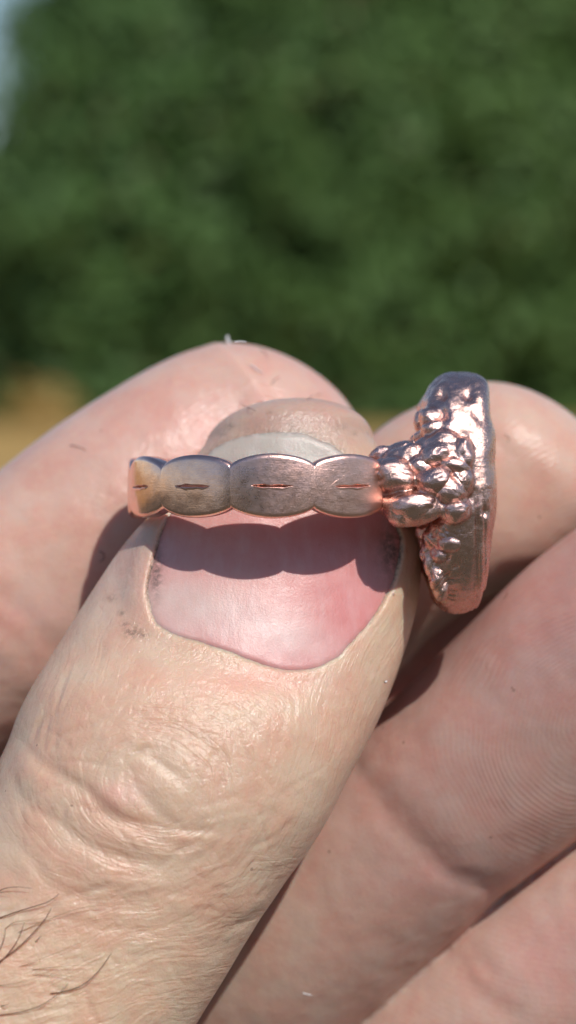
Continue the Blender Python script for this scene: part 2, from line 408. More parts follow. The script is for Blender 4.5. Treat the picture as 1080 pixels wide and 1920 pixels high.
# notch in the right edge of the thumb, below the joint
crease([(500,1700),(466,1730),(440,1738)], .5, 9, .3)
isI = who == 1; isM = who == 2; isR = who == 3; isL = who == 4
crease([(-10,1105),(50,1160),(100,1215),(160,1260)], .35, 20, .3, isI); crease([(-20,1160),(30,1200),(70,1260)], .2, 15, .3, isI)
crease([(655,1420),(690,1470),(740,1545),(800,1605),(860,1648),(930,1668)], .34, 17, .2, isR, False)
crease([(700,1450),(745,1515),(800,1570),(850,1610)], .12, 16, .3, isR)
crease([(830,1720),(850,1790),(890,1850),(960,1905)], .3, 18, .3, isL, False); crease([(870,1740),(900,1800),(960,1850)], .18, 15, .3, isL)
crease([(880,1140),(960,1085),(1080,1020)], .15, 14, .3, isM)
disp += fbm(co, .22, 3) * .16 * np.clip(best, 0, 1) + fbm(co, .9, 9, 3) * .035

# ---- thumbnail and its folds
NPJ = np.random.default_rng(3)
NP = np.array([(398,846),(442,823),(500,811),(562,813),(622,833),(660,868),(702,925),(738,985),(749,1022),(737,1078),(712,1130),(682,1175),
               (640,1220),(600,1246),(555,1253),(508,1246),(455,1228),(396,1207),(330,1187),(295,1166),(283,1130),(282,1095),(290,1050),(306,1000),(328,955),(360,895)], float)
closed = np.vstack([NP, NP[:3]])
NB = catmull(np.vstack([NP[-1:], closed]), (len(NP) + 3) * 10 + 1)[10:10 + len(NP) * 10]
cen = np.array([520., 1035.])
jit = fbm(np.c_[NB * 1.0, np.zeros(len(NB))], .03, 8, 3)[:, None] * 3.2
NB = NB + jit * (NB - cen) / np.linalg.norm(NB - cen, axis=1)[:, None]
smp = []
for _ in range(900):
    u = math.sqrt(random.random()) * .85; b = NB[random.randrange(len(NB))]; q = cen + (b - cen) * u
    o = Vector((0, -DIST, 0)); d = (Vector(P(q[0], q[1], 0)) - o).normalized(); hit = thumb_bvh.ray_cast(o, d)[0]
    if hit is not None and q[1] > 870: smp.append((q[0], q[1], hit.y))
smp = np.array(smp)
def basis(x, y):
    a = (x - 520) / 230; b = (y - 1035) / 220
    return np.stack([np.ones_like(a), a, b, a * a, a * b, b * b * .35, a ** 4 * .2], -1)
kf = np.linalg.lstsq(basis(smp[:, 0], smp[:, 1]), smp[:, 2], rcond=None)[0]
def nail_y(x, y): return basis(x, y) @ kf
near = np.where((px > 180) & (px < 820) & (py > 740) & (py < 1330) & (co[:, 1] < 3) & (nr[:, 1] < .3))[0]
X = np.c_[px[near], py[near]]
dm = np.full(len(near), 1e9); ins = np.zeros(len(near), bool)
for i in range(len(NB)):
    a, b = NB[i], NB[(i + 1) % len(NB)]; ab = b - a; u = np.clip(((X - a) @ ab) / (ab @ ab + 1e-9), 0, 1)
    dm = np.minimum(dm, np.hypot(*(X - a - u[:, None] * ab).T))
    c = ((a[1] > X[:, 1]) != (b[1] > X[:, 1])) & (X[:, 0] < (b[0] - a[0]) * (X[:, 1] - a[1]) / (b[1] - a[1] + 1e-12) + a[0]); ins ^= c
sd = np.where(ins, -dm, dm)                               # px, negative under the plate
distal = sstep(1000, 900, X[:, 1])                        # 1 at the free edge
prox = sstep(1120, 1200, X[:, 1])
lift = (.36 * (1 - prox) + .10 * prox) * (1 - distal)      # how proud the fold stands above the plate
ny = nail_y(X[:, 0], X[:, 1])
w_out = np.exp(-(np.maximum(sd, 0) / (36 * (1 - distal) + 12)) ** 2) * (1 - distal) * sstep(72, 30, sd)
yt = co[near, 1]
roll = .45 * np.exp(-(np.maximum(sd, 0) / 5.5) ** 2)
tgt = yt * (1 - w_out) + (ny - lift + roll * (lift + .25) / .6) * w_out
under = sstep(1.5, -4, sd)
y_in = np.maximum(ny + .3, yt * distal + (ny + .3) * (1 - distal))
newy = tgt * (1 - under) + y_in * under
nailw = sstep(70, 12, sd)
NAILDY = np.zeros(nv); NAILDY[near] = (newy - yt)
disp[near] *= (1 - nailw * .85)
grime = np.zeros(nv)
gl = np.exp(-((sd - 2) / 5.0) ** 2)
gsel = np.clip(.28 + .9 * np.exp(-(((X[:, 0] - 293) / 30) ** 2 + ((X[:, 1] - 1070) / 55) ** 2)) + .9 * np.exp(-(((X[:, 0] - 738) / 26) ** 2 + ((X[:, 1] - 1030) / 50) ** 2)), 0, 1)
grime[near] = gl * gsel
for (cx, cy, rr, a) in ((250,1185,18,.7), (235,1170,9,.6), (738,1032,17,.9), (480,815,30,.25), (268,1190,12,.6), (430,800,7,.7), (505,775,5,.6), (640,800,8,.6), (665,812,6,.6), (600,782,5,.5), (415,812,9,.5), (545,795,6,.5), (228,1150,8,.6), (205,1120,10,.5), (470,840,14,.5), (596,857,8,.4)):
    grime = np.maximum(grime, a * np.exp(-(((px - cx) / rr) ** 2 + ((py - cy) / (rr * .7)) ** 2)) * isT)

co2 = co + nr * (disp * (front * .9 + .1))[:, None]
co2[:, 1] += NAILDY
# ---- flow fields for the wrinkles, in mm
axd = np.array([-.38, .925]); nrmv = np.array([.925, .38])
kmm = 1 / 27.5
side_m = sstep(.05, .5, ((px - 395) * .925 + (py - 1480) * .38) / 300) * sstep(1800, 1600, py) * sstep(1080, 1180, py)
side_m = np.maximum(side_m, sstep(-.55, -.9, ((px - 395) * .925 + (py - 1480) * .38) / 300) * .7 * sstep(1480, 1350, py))
curl = ((px * .925 + py * .38)) + 60 * fbm(pxy, .004, 31)
back_m = sstep(1590, 1720, py + (px - 250) * .25) * (1 - sstep(.7, 1.1, ((px - 395) * .925 + (py - 1480) * .38) / 300) * .5)
kr = np.hypot((px - 280) * 1.0, (py - 1470) * 1.25); ka = np.arctan2(py - 1470, px - 280)
kn_m = sstep(40, 130, kr) * np.exp(-(kr / 330) ** 4) * (1 - side_m * .8) * (1 - back_m) * sstep(1265, 1330, py + 0 * px)
fs = np.c_[curl * kmm, (px * axd[0] + py * axd[1]) * kmm, side_m * thumbf * .65]
fk = np.c_[(kr + 25 * fbm(pxy, .006, 41)) * kmm, px * kmm, kn_m * thumbf * .95]
by = (px * .30 + py * .955) + 45 * fbm(pxy, .005, 51)
fb = np.c_[by * kmm, (px * .955 - py * .30) * kmm, back_m * thumbf * 1.0]
# fingerprints
ridge = np.zeros((nv, 3))
r1 = np.hypot((px - 1140) * .85, (py - 1370) * 1.0) + 55 * fbm(pxy, .0035, 61)
m1 = isR * sstep(640, 760, px + (1665 - py) * .25) * sstep(1690, 1560, py + (980 - px) * .4 * 0) * front
m1 *= (.25 + .75 * sstep(720, 930, px + (1350 - py) * .35)) * (.55 + .6 * fbm(pxy, .012, 63))
ridge[:, 0] += r1 * kmm; ridge[:, 2] += m1 * 1.0
r2 = np.hypot((px - 470) * .75, (py - 860) * 1.0); m2 = isI * np.exp(-(((px - 500) / 130) ** 2 + ((py - 740) / 70) ** 2))
ridge[isI, 0] = r2[isI] * kmm; ridge[:, 2] = np.maximum(ridge[:, 2], m2 * .9)
r3 = np.hypot((px - 1100) * 1.0, (py - 1100) * .8); m3 = isM * .5
ridge[isM, 0] = r3[isM] * kmm; ridge[isM, 2] = .5
ridge[isL, 0] = r3[isL] * kmm; ridge[isL, 2] = .15
fine = np.where(isT, 1.0, .5); fine = smooth(fine, 3)
# ---- skin tones
tone = np.zeros((nv, 3))
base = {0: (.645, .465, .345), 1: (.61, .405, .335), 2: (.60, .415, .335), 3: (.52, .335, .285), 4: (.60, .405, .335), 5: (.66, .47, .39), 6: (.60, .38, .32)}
for k, c in base.items(): tone[who == k] = c
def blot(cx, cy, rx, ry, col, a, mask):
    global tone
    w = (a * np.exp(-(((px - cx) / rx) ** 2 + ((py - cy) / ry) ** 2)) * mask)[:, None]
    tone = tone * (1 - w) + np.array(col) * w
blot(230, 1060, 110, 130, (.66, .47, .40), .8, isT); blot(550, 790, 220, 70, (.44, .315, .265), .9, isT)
blot(490, 1275, 150, 30, (.74, .47, .38), .8, isT); blot(230, 1490, 40, 25, (.74, .46, .40), .6, isT)
blot(760, 1180, 60, 100, (.76, .60, .44), .6, isT); blot(100, 1850, 300, 150, (.74, .56, .40), .7, isT)
blot(420, 820, 230, 90, (.62, .375, .33), .8, isI); blot(20, 1000, 140, 100, (.74, .50, .40), .5, isI); blot(60, 1150, 90, 30, (.67, .40, .35), .5, isI)
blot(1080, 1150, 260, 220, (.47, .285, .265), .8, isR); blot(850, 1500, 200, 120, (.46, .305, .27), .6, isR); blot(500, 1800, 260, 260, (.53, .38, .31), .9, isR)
blot(860, 1640, 130, 40, (.56, .33, .30), .6, isR); blot(1040, 1800, 120, 120, (.66, .41, .37), .6, isL); blot(870, 850, 90, 90, (.70, .46, .36), .5, isM)
tone = smooth(tone, 8)

hm.vertices.foreach_set('co', (co2 * .001).astype(np.float32).ravel())
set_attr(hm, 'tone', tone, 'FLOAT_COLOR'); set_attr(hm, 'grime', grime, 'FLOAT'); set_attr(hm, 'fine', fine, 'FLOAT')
set_attr(hm, 'flow_side', fs, 'FLOAT_VECTOR'); set_attr(hm, 'flow_knuckle', fk, 'FLOAT_VECTOR'); set_attr(hm, 'flow_back', fb, 'FLOAT_VECTOR')
set_attr(hm, 'ridge', ridge, 'FLOAT_VECTOR')
hm.polygons.foreach_set('use_smooth', np.ones(len(hm.polygons), bool)); hm.update()
hm.materials.clear(); hm.materials.append(SKIN); hm.name = 'hand'
hand = link('hand', hm)
tag(hand, 'bare left hand pinching a copper ring between thumb and fingertips, thumbnail facing forward', 'hand')


# nail plate: outer face, rim and underside
nu, na = 60, len(NB)
V = []
for layer in (0, 1):
    us = np.linspace(0.0005, 1.0, nu) if layer == 0 else np.linspace(1.0, .5, 6)
    for u in us:
        q = cen + (NB - cen) * (u * (1.0 if layer == 0 else .995) * (1 + .03 * sstep(930, 1000, NB[:, 1]))[:, None])
        y = nail_y(q[:, 0], q[:, 1]) + (0 if layer == 0 else .38)
        if layer == 0: y = y + .14 * sstep(.955, 1.0, u) - .03
        V.append(np.stack([P(a, b, c) for (a, b), c in zip(q, y)]))
V = np.array(V); n_r = len(V); V = V.reshape(-1, 3)
m = mesh_from('thumbnail', V, grid_faces(n_r, na)[:, ::-1], [NAIL])
x, y = proj(V); uu = np.repeat(np.r_[np.linspace(0.02, 1, nu), np.linspace(1, .5, 6)], na)
tn = np.tile(np.array([.70, .37, .36]), (len(V), 1))
def nb(cx, cy, rx, ry, col, a, ang=0):
    global tn
    c, s = math.cos(R(ang)), math.sin(R(ang)); X_, Y_ = x - cx, y - cy
    w = (a * np.exp(-(((X_ * c + Y_ * s) / rx) ** 2 + ((-X_ * s + Y_ * c) / ry) ** 2)))[:, None]; tn = tn * (1 - w) + np.array(col) * w
nb(350, 1130, 130, 70, (.72, .62, .57), .9); nb(520, 1185, 120, 45, (.80, .68, .66), .75, 15); nb(665, 1130, 60, 90, (.74, .33, .33), .8); nb(430, 1060, 90, 40, (.74, .40, .36), .5)
nb(640, 1000, 110, 70, (.70, .31, .31), .6); nb(380, 1000, 110, 30, (.70, .46, .42), .5)
fe = sstep(985, 950, y + 12 * np.sin(x * .03))[:, None]; tn = tn * (1 - fe * .4) + np.array([.68, .50, .44]) * fe * .4
fe = sstep(905, 880, y)[:, None]; tn = tn * (1 - fe) + np.array([.46, .42, .37]) * fe
tn = np.where((y < 905)[:, None], tn, tn * np.array([.93, .82, .80]))
set_attr(m, 'tone', tn, 'FLOAT_COLOR')
rim = sstep(.975, 1.0, uu) * .45
rim = np.maximum(rim, .9 * np.exp(-(((x - 735) / 22) ** 2 + ((y - 1030) / 45) ** 2))); rim = np.maximum(rim, .9 * np.exp(-(((x - 292) / 12) ** 2 + ((y - 1070) / 50) ** 2)))
set_attr(m, 'rim', rim, 'FLOAT')
nail = link('thumbnail', m, hand)

# surface lookup on the finished hand
hand_bvh = BVHTree.FromPolygons((co2[:, :]).tolist(), [tuple(p.vertices) for p in hm.polygons])
def surf(qx, qy, lift=0.0):
    o = Vector((0, -DIST, 0)); d = (Vector(P(qx, qy, 0)) - o).normalized()
    hit, n, _, _ = hand_bvh.ray_cast(o, d)
    if hit is None: return P(qx, qy, 0)
    return np.array(hit + n * lift)

def thin_tube(name, pts, r0, r1, mat, parent=None, nv=6, n=26):
    C = catmull(np.array(pts), n); tan = np.gradient(C, axis=0); tan /= np.linalg.norm(tan, axis=1)[:, None]
    s = np.cross(tan, (0.1, 1, .05)); s /= np.linalg.norm(s, axis=1)[:, None]; u = np.cross(tan, s)
    r = np.linspace(r0, r1, n)[:, None, None]; th = np.linspace(0, 2 * math.pi, nv, endpoint=False)
    V = C[:, None] + r * (s[:, None] * np.cos(th)[None, :, None] + u[:, None] * np.sin(th)[None, :, None])
    return link(name, mesh_from(name, V.reshape(-1, 3), grid_faces(n, nv), [mat]), parent)
HAIR = mat_simple('brown_hair', (.14, .07, .045), .35)
FINEH = mat_simple('pale_hair', (.34, .21, .13), .4)
def hair(pts, thick=1.0, mat=HAIR, h=.35):
    pts = np.array(pts, float); C = catmull(pts, 9); q = []
    for i, (a, b) in enumerate(C): q.append(surf(a, b, .02 + h * math.sin(math.pi * min(1, i / 8.0 * .6))))
    q = np.array(q); q[1:-1] = (q[:-2] + q[1:-1] + q[2:]) / 3
    thin_tube('hair', q, .042 * thick, .018 * thick, mat, hand)
hm_ = [([(-25,1731),(30,1711),(75,1698),(98,1688),(112,1676)],1,HAIR), ([(-30,1822),(22,1788),(58,1756),(84,1727),(95,1700)],1.1,HAIR),
       ([(-20,1826),(15,1790),(34,1765),(44,1742),(47,1728)],.8,HAIR), ([(-20,1686),(5,1669),(32,1665),(62,1667)],.8,HAIR),
       ([(-10,1800),(4,1775),(12,1755),(12,1742)],.8,HAIR), ([(35,1748),(70,1732),(120,1712),(160,1700),(200,1695)],.6,FINEH),
       ([(10,1742),(30,1728),(70,1724),(110,1715)],.6,FINEH), ([(67,1766),(73,1760),(79,1754)],.8,HAIR),
       ([(95,1863),(135,1855),(165,1838),(190,1812),(208,1784)],1,HAIR), ([(-10,1905),(45,1896),(85,1880),(110,1862),(127,1842)],.8,HAIR),
       ([(36,1812),(70,1803),(110,1785),(155,1763)],.6,FINEH), ([(60,1818),(100,1813),(140,1811),(180,1808)],.6,FINEH),
       ([(62,1828),(110,1827),(150,1830),(190,1835)],.5,FINEH), ([(-5,1848),(30,1843),(70,1833)],.6,FINEH), ([(2,1886),(10,1884),(18,1881)],.8,HAIR),
       ([(-20,1678),(8,1674),(24,1676)],.6,FINEH)]
for p_, t_, m_ in hm_: hair(p_, t_, m_)

# lint and fibres lying on the skin (things of their own)
LINT = mat_simple('white_lint', (.75, .76, .78), .6); DARK = mat_simple('dark_fibre', (.12, .075, .05), .6)
def fibre(name, pts, r, mat, label, lift=.08, group=None):
    q = np.array([surf(a, b, lift) for a, b in pts])
    o = thin_tube(name, q, r * .65, r * .4, mat); tag(o, label, 'lint', group); return o
a0 = surf(430, 644, 0.0)
q = np.array([a0, a0 + (-.1, -.1, .22), a0 + (-.17, -.1, .42), a0 + (-.05, -.1, .55)])
tag(thin_tube('lint', q, .13, .09, LINT), 'white speck of lint standing up on the top edge of the index fingertip', 'lint')
fibre('lint', [(440,641),(450,640),(462,641)], .07, LINT, 'flat pale lint strand beside the upright lint on the index fingertip')
fibre('lint', [(468,686),(476,690),(484,697),(492,699)], .08, LINT, 'pale lint flake in the middle of the index fingertip')
fibre('fibre', [(577,750),(585,744),(592,742),(600,740)], .045, DARK, 'dark fibre on the right side of the index fingertip above the thumb')
fibre('fibre', [(132,836),(148,839),(162,845)], .04, DARK, 'short dark fibre on the index finger near its upper edge')
fibre('fibre', [(186,1034),(194,1038),(194,1048),(186,1054)], .05, DARK, 'curled dark fibre on the index finger left of the thumbnail')
fibre('fibre', [(489,657),(497,664),(500,672)], .035, DARK, 'small curved fibre high on the index fingertip')
fibre('fibre', [(508,722),(516,712),(524,708)], .035, DARK, 'thin fibre at the centre of the index fingertip pad')
fibre('fibre', [(452,757),(466,766),(480,772)], .035, DARK, 'thin fibre on the index fingertip just above the thumb tip')
fibre('fibre', [(953,1112),(950,1120),(947,1125)], .035, DARK, 'tiny dark fibre on the lower right finger pad near the middle finger')
a = fibre('lint', [(720,1277),(722,1279),(725,1277)], .10, LINT, 'pale crumb of skin on the right edge of the thumb', .02)
fibre('lint', [(568,1862),(576,1864),(584,1866)], .06, LINT, 'pale fleck on the finger at the bottom of the picture', .02)
fibre('fibre', [(947,815),(955,822),(952,830)], .03, DARK, 'tiny dark fibre on the middle fingertip right of the ring')

# ---------------------------------------------------------------- the ring
ring = bpy.data.objects.new('ring', None); COL.objects.link(ring); ring.empty_display_size = .01; ring.matrix_world = T
tag(ring, 'copper ring with scalloped band and lumpy cast head, held between thumb and fingers', 'ring')
RO, THK, X0 = 10.0, 1.25, -.91
ZC = P(0, 911, -10)[2]
PER, PH0 = 31.5, 15.2
th = np.radians(np.linspace(-180, 180, 1800, endpoint=False))
deg_ = np.degrees(th)
lob = np.abs(np.sin(np.pi * (deg_ - PH0) / PER))
hw = 1.36 + .70 * lob ** .62
hw = hw + .03 * np.sin(3 * th + 1)
nz = 90
s = np.linspace(-1, 1, nz); s = .55 * s + .45 * s ** 3
rows = []
bev = .30
cl = ((deg_ - PH0) / PER - .5); cl = (cl - np.round(cl)) * PER      # degrees from the lobe centre
lob_id = np.round((deg_ - PH0) / PER - .5).astype(int)
for i, t in enumerate(th):
    h = hw[i]; z = s * (h - .12)
    r = np.full(nz, RO)
    edge = (h - np.abs(z)); r = r - .16 * (1 - np.clip(edge / bev, 0, 1)) ** 2 - .09 * (z / h) ** 2
    r = r - .02 * (1 - lob[i]) ** 2
    u = cl[i] * math.pi / 180 * RO
    jit = .05 * math.sin(u * 1.6 + lob_id[i] * 2.1) + .02 * math.sin(u * 7.1 + lob_id[i])
    sl_ = 1 - (u / 1.35) ** 2
    if sl_ > 0:
        ws = (.036 + .007 * math.sin(u * 5.1 + lob_id[i])) * max(0, sl_) ** .8 * (1 + .2 * math.sin(u * 4.7 + lob_id[i] * 1.9) + .12 * math.sin(u * 9.1)) + .010; zz0 = z - jit * .45
        r = r - (.5 if lob_id[i] % 2 else .3) * np.exp(-(zz0 / ws) ** 2) * min(1, sl_ * 2.5) + .035 * np.exp(-((zz0 + 2.6 * ws) / (1.3 * ws)) ** 2) * min(1, sl_ * 2)
    ro_edge = r[-1]
    # rim: flat edge then inner wall
    rim_r = [ro_edge - .10, ro_edge - .30, ro_edge - .65, RO - THK + .12, RO - THK]
    rim_z = [h - .02, h, h, h - .02, h - .14]
    rin = np.full(14, RO - THK - .0); zin = np.linspace(h - .14, -(h - .14), 16)[1:-1]
    rr = np.r_[r, rim_r, rin + .05 * (np.abs(zin) / h) ** 2, rim_r[::-1]]
    zz = np.r_[z, rim_z, zin, [-a for a in rim_z[::-1]]]
    rows.append(np.c_[X0 + rr * math.sin(t), -rr * math.cos(t), ZC + zz])
V = np.array(rows); k_ = V.shape[1]; nt = len(th)
V = V.reshape(-1, 3); V[:, :] += (fbm(V, .35, 77)[:, None] * .03)
F = grid_faces(nt + 1, k_) % (nt * k_)
band = link('band', mesh_from('band', V, F, [COPPER]), ring)

# head: thick oval plate seen edge-on
def H(x_, y_): return 690 + x_ / 4.0, 680 + y_ / 4.0
YH = -3.0
prof = [(60,640,760),(75,590,830),(110,545,885),(170,490,912),(260,432,915),(350,410,915),(430,420,920),(540,400,950),(640,450,952),(760,470,945),(900,480,955),
        (1050,480,952),(1150,460,945),(1240,400,930),(1330,410,920),(1420,430,920),(1520,440,915),(1620,462,905),(1720,498,880),(1800,535,850),(1850,580,825),(1878,640,770)]
rows = []
for (yy, xl, xr) in prof:
    a = P(*H(xl, yy), -3); b = P(*H(xr, yy), -3); rows.append([a[0], b[0], a[2]])
pr = catmull(rows, 200)
nvv = 160; th2 = np.linspace(0, 2 * math.pi, nvv, endpoint=False)
zc = (pr[0, 2] + pr[-1, 2]) / 2; hz = (pr[0, 2] - pr[-1, 2]) / 2
V = []
for xl, xr, z in pr:
    q = min(.995, abs(z - zc) / hz); dpt = 6.3 * (1 - q ** 2.4) ** .5 + .25
    cx_, hx = (xl + xr) / 2, (xr - xl) / 2
    c, s_ = np.cos(th2), np.sin(th2); e = 2 / 4.2
    V.append(np.c_[cx_ + hx * np.sign(c) * np.abs(c) ** e, np.sign(s_) * np.abs(s_) ** e * dpt, np.full(nvv, z)])
V = np.array(V).reshape(-1, 3)
top = V[:nvv].mean(0); bot = V[-nvv:].mean(0)
cv = V.mean(0); nn = V - np.array([cv[0], 0, 0]) * 1; nn[:, 2] = (V[:, 2] - zc) * .25; nn[:, 0] = V[:, 0] - cv[0]; nn[:, 1] *= .6
nn /= np.linalg.norm(nn, axis=1)[:, None]
lowx = sstep(-1.0, 2.0, cv[0] - V[:, 0] + .2)                     # rough left flank, smoother rim
rg = np.abs(fbm(V, .9, 12, 3)); d_ = fbm(V, .28, 15) * .28 + (-rg * .22 + .05) * (.10 + .9 * lowx) + fbm(V, 2.6, 19, 2) * .02 * (.15 + lowx)
lowz = sstep(zc, zc - 2, V[:, 2])
d_ += -.16 * np.exp(-((V[:, 0] - (cv[0] + .95) - .1 * (V[:, 2] - zc) * .2) / .14) ** 2) * lowz   # long groove down the lower rim
V = V + nn * d_[:, None]
# pits near the top
for (hx_, hy_, rr, dp) in ((765,240,.34,.45),(800,370,.30,.22),(840,430,.3,.2),(560,230,.38,.5),(545,370,.45,.5),(500,300,.3,.3),(870,1120,.25,.3),(700,600,.5,.35)):
    c = P(*H(hx_, hy_), -5.0); w = np.exp(-(((V[:, 0] - c[0]) / rr) ** 2 + ((V[:, 2] - c[2]) / (rr * 1.2)) ** 2)) * (V[:, 1] < 0)
    V = V - nn * (w * dp)[:, None]
F = grid_faces(len(pr), nvv).tolist()
V = np.vstack([V, top + (0, 0, .12), bot - (0, 0, .12)]); n0 = len(V)
mesh = bpy.data.meshes.new('head_plate')
k = list(range(nvv))
F += [(i, (i + 1) % nvv, n0 - 2)[::-1] for i in k] + [((len(pr) - 1) * nvv + i, (len(pr) - 1) * nvv + (i + 1) % nvv, n0 - 1) for i in k]
PV, PF = V, F

# nuggets: lumps of cast copper round the shoulder and on the inner side of the plate
variants = []
for k in range(7):
    b = bmesh.new(); bmesh.ops.create_icosphere(b, subdivisions=5, radius=1.0)
    v = np.array([x.co[:] for x in b.verts]); r = 1 + fbm(v, .9, 100 + k) * .22 + noise3(v, 1.5, 130 + k) * .03
    v = v * r[:, None]
    for x, c in zip(b.verts, v): x.co = c
    for f in b.faces: f.smooth = True
    m = bpy.data.meshes.new('nugget'); b.to_mesh(m); b.free(); m.materials.append(NUG); variants.append(m)
def nugget_matrix(hx_, hy_, y, a, b, ang, c=None):
    b = max(b, .58 * a); p = P(*H(hx_, hy_), y); k = (DIST + y) / FPX / 4
    e = Matrix.Rotation(R(ang), 4, 'Y') @ Matrix.Rotation(random.uniform(-.3, .3), 4, 'X')
    return Matrix.Translation(p) @ e @ Matrix.Diagonal((a * k, (c if c else (a + b) / 2) * k, b * k, 1))
FUSED = []
# (x, y in enlarged crop units, depth, half length, half height, tilt)
NUGS_ALL = [(190,850,-7.0,150,110,5),(150,950,-7.1,130,75,0),(330,1085,-7.4,205,100,-4),(225,760,-5.8,150,90,-20),(330,700,-6.2,100,85,-30),
        (420,800,-6.9,110,80,20),(250,880,-7.5,110,70,10),(370,900,-7.4,100,70,10),(520,690,-7.0,130,80,-25),(640,780,-7.3,110,70,15),
        (500,880,-7.8,130,90,-15),(600,960,-7.6,130,90,20),(470,980,-7.8,110,75,10),(650,1100,-7.4,110,90,0),(560,1020,-7.0,100,80,20),
        (700,720,-6.9,80,130,10),(690,880,-7.2,90,110,0),(560,600,-6.3,120,80,-20),(450,640,-5.6,110,80,-30),(640,640,-6.6,100,80,0),
        (500,500,-5.2,110,75,-10),(480,420,-4.6,95,75,0),(520,290,-4.8,75,90,20),(560,200,-4.6,60,70,20),(440,560,-4.4,90,60,0),
        (390,450,-2.5,50,80,0),(380,600,-3.2,70,60,0),(590,470,-5.4,70,90,0),(450,1270,-4.8,90,70,10),(560,1230,-5.6,95,70,10),
        (490,1320,-5.4,85,75,20),(610,1350,-5.9,100,80,5),(450,1400,-4.9,65,80,10),(540,1440,-5.6,70,60,30),(480,1520,-5.0,60,90,0),
        (520,1610,-5.0,60,100,8),(690,1290,-6.2,80,70,0),(640,1200,-6.2,90,60,0),(430,1330,-3.6,60,80,0),(120,700,-4.6,110,60,-10),
        (260,650,-4.4,100,50,-10),(700,1000,-7.0,80,80,0),(590,840,-7.6,90,60,30),(550,1700,-4.6,60,80,10),(740,600,-6.2,70,90,20)]
PROUD = [0, 2, 3, 8, 9, 10, 11, 13, 15, 16, 5, 28, 31, 33, 21]
SKIP = {1, 7, 12, 14, 19, 23, 27, 36, 37, 41, 42, 22, 44}
PROUD = [k for k, i in enumerate([i for i in range(len(NUGS_ALL)) if i not in SKIP]) if i in PROUD]
NUGS = [n_ for i, n_ in enumerate(NUGS_ALL) if i not in SKIP]
def fuse(n_, v=None): FUSED.append((nugget_matrix(*n_), v if v is not None else random.randrange(7)))
for i_, n_ in enumerate(NUGS):
    big = (n_[0], n_[1], n_[2] + .3, n_[3] * 1.08, n_[4] * 1.1, n_[5])
    if i_ in PROUD:
        m_ = nugget_matrix(*big); va = random.randrange(7)
        me = variants[va].copy(); me.transform(Matrix.Scale(.001, 4) @ m_)
        cpt = Vector(m_.translation) * .001; me.transform(Matrix.Translation(-cpt))
        o = link('nugget', me, ring); o.location = cpt
    else: fuse(big)
for i_, n_ in enumerate(NUGS): # beds under the proud nuggets
    if i_ in PROUD: fuse((n_[0], n_[1], n_[2] + .55, n_[3] * 1.2, n_[4] * 1.25, n_[5]))
for n_ in NUGS[::2]: fuse((n_[0] + random.uniform(-20, 20), n_[1] + random.uniform(-20, 20), -n_[2] * .8, n_[3], n_[4], n_[5]))
for q_ in (380, 520, 660): fuse((q_, 900, 0, 165, 165, 0, 640), 2); fuse((q_, 925, -4.6, 165, 165, 0, 260), 3)
fv, ff, o_ = [PV], [tuple(f) for f in PF], len(PV)
for mt, va in FUSED:
    me = variants[va]; c = np.array([v.co[:] for v in me.vertices]); M = np.array(mt)
    fv.append(c @ M[:3, :3].T + M[:3, 3]); ff += [tuple(a + o_ for a in p.vertices) for p in me.polygons]; o_ += len(c)
tm = bpy.data.meshes.new('tmp'); tm.from_pydata(np.vstack(fv).tolist(), [], ff)
bm = bmesh.new(); bm.from_mesh(tm); bmesh.ops.recalc_face_normals(bm, faces=bm.faces); bm.to_mesh(tm); bm.free()
to = bpy.data.objects.new('tmp', tm); COL.objects.link(to)
md = to.modifiers.new('r', 'REMESH'); md.mode = 'VOXEL'; md.voxel_size = .09
sm = to.modifiers.new('s', 'SMOOTH'); sm.factor = .5; sm.iterations = 16
bpy.context.view_layer.update()
me = bpy.data.meshes.new_from_object(to.evaluated_get(bpy.context.evaluated_depsgraph_get()))
bpy.data.objects.remove(to)
n_v = len(me.vertices); c = np.empty(n_v * 3, np.float32); me.vertices.foreach_get('co', c); c = c.reshape(-1, 3).astype(float)
nn_ = np.empty(n_v * 3, np.float32); me.vertices.foreach_get('normal', nn_); nn_ = nn_.reshape(-1, 3)
lf = sstep(.6, -1.2, c[:, 0] - cv[0])
gx = c[:, 0] - (cv[0] + .75 - .05 * (c[:, 2] - zc)); lowz = sstep(zc + .5, zc - 1, c[:, 2])
c = c + nn_ * (-.13 * np.exp(-(gx / .10) ** 2) * lowz - .10 * np.exp(-((gx - .55 + .1 * fbm(c, .8, 4)) / .08) ** 2) * lowz + fbm(c, 1.0, 71, 2) * .09 * (.15 + lf) - np.exp(-(fbm(c, 1.0, 73, 2) / .04) ** 2) * .10 * lf * sstep(ZC - 1.5, ZC - 3, c[:, 2]) + fbm(c, 3.5, 75, 3) * .028)[:, None]
me.vertices.foreach_set('co', (c * .001).astype(np.float32).ravel()); me.polygons.foreach_set('use_smooth', np.ones(len(me.polygons), bool)); me.update()
me.materials.clear(); me.materials.append(PLATE); me.name = 'head'
link('head', me, ring)

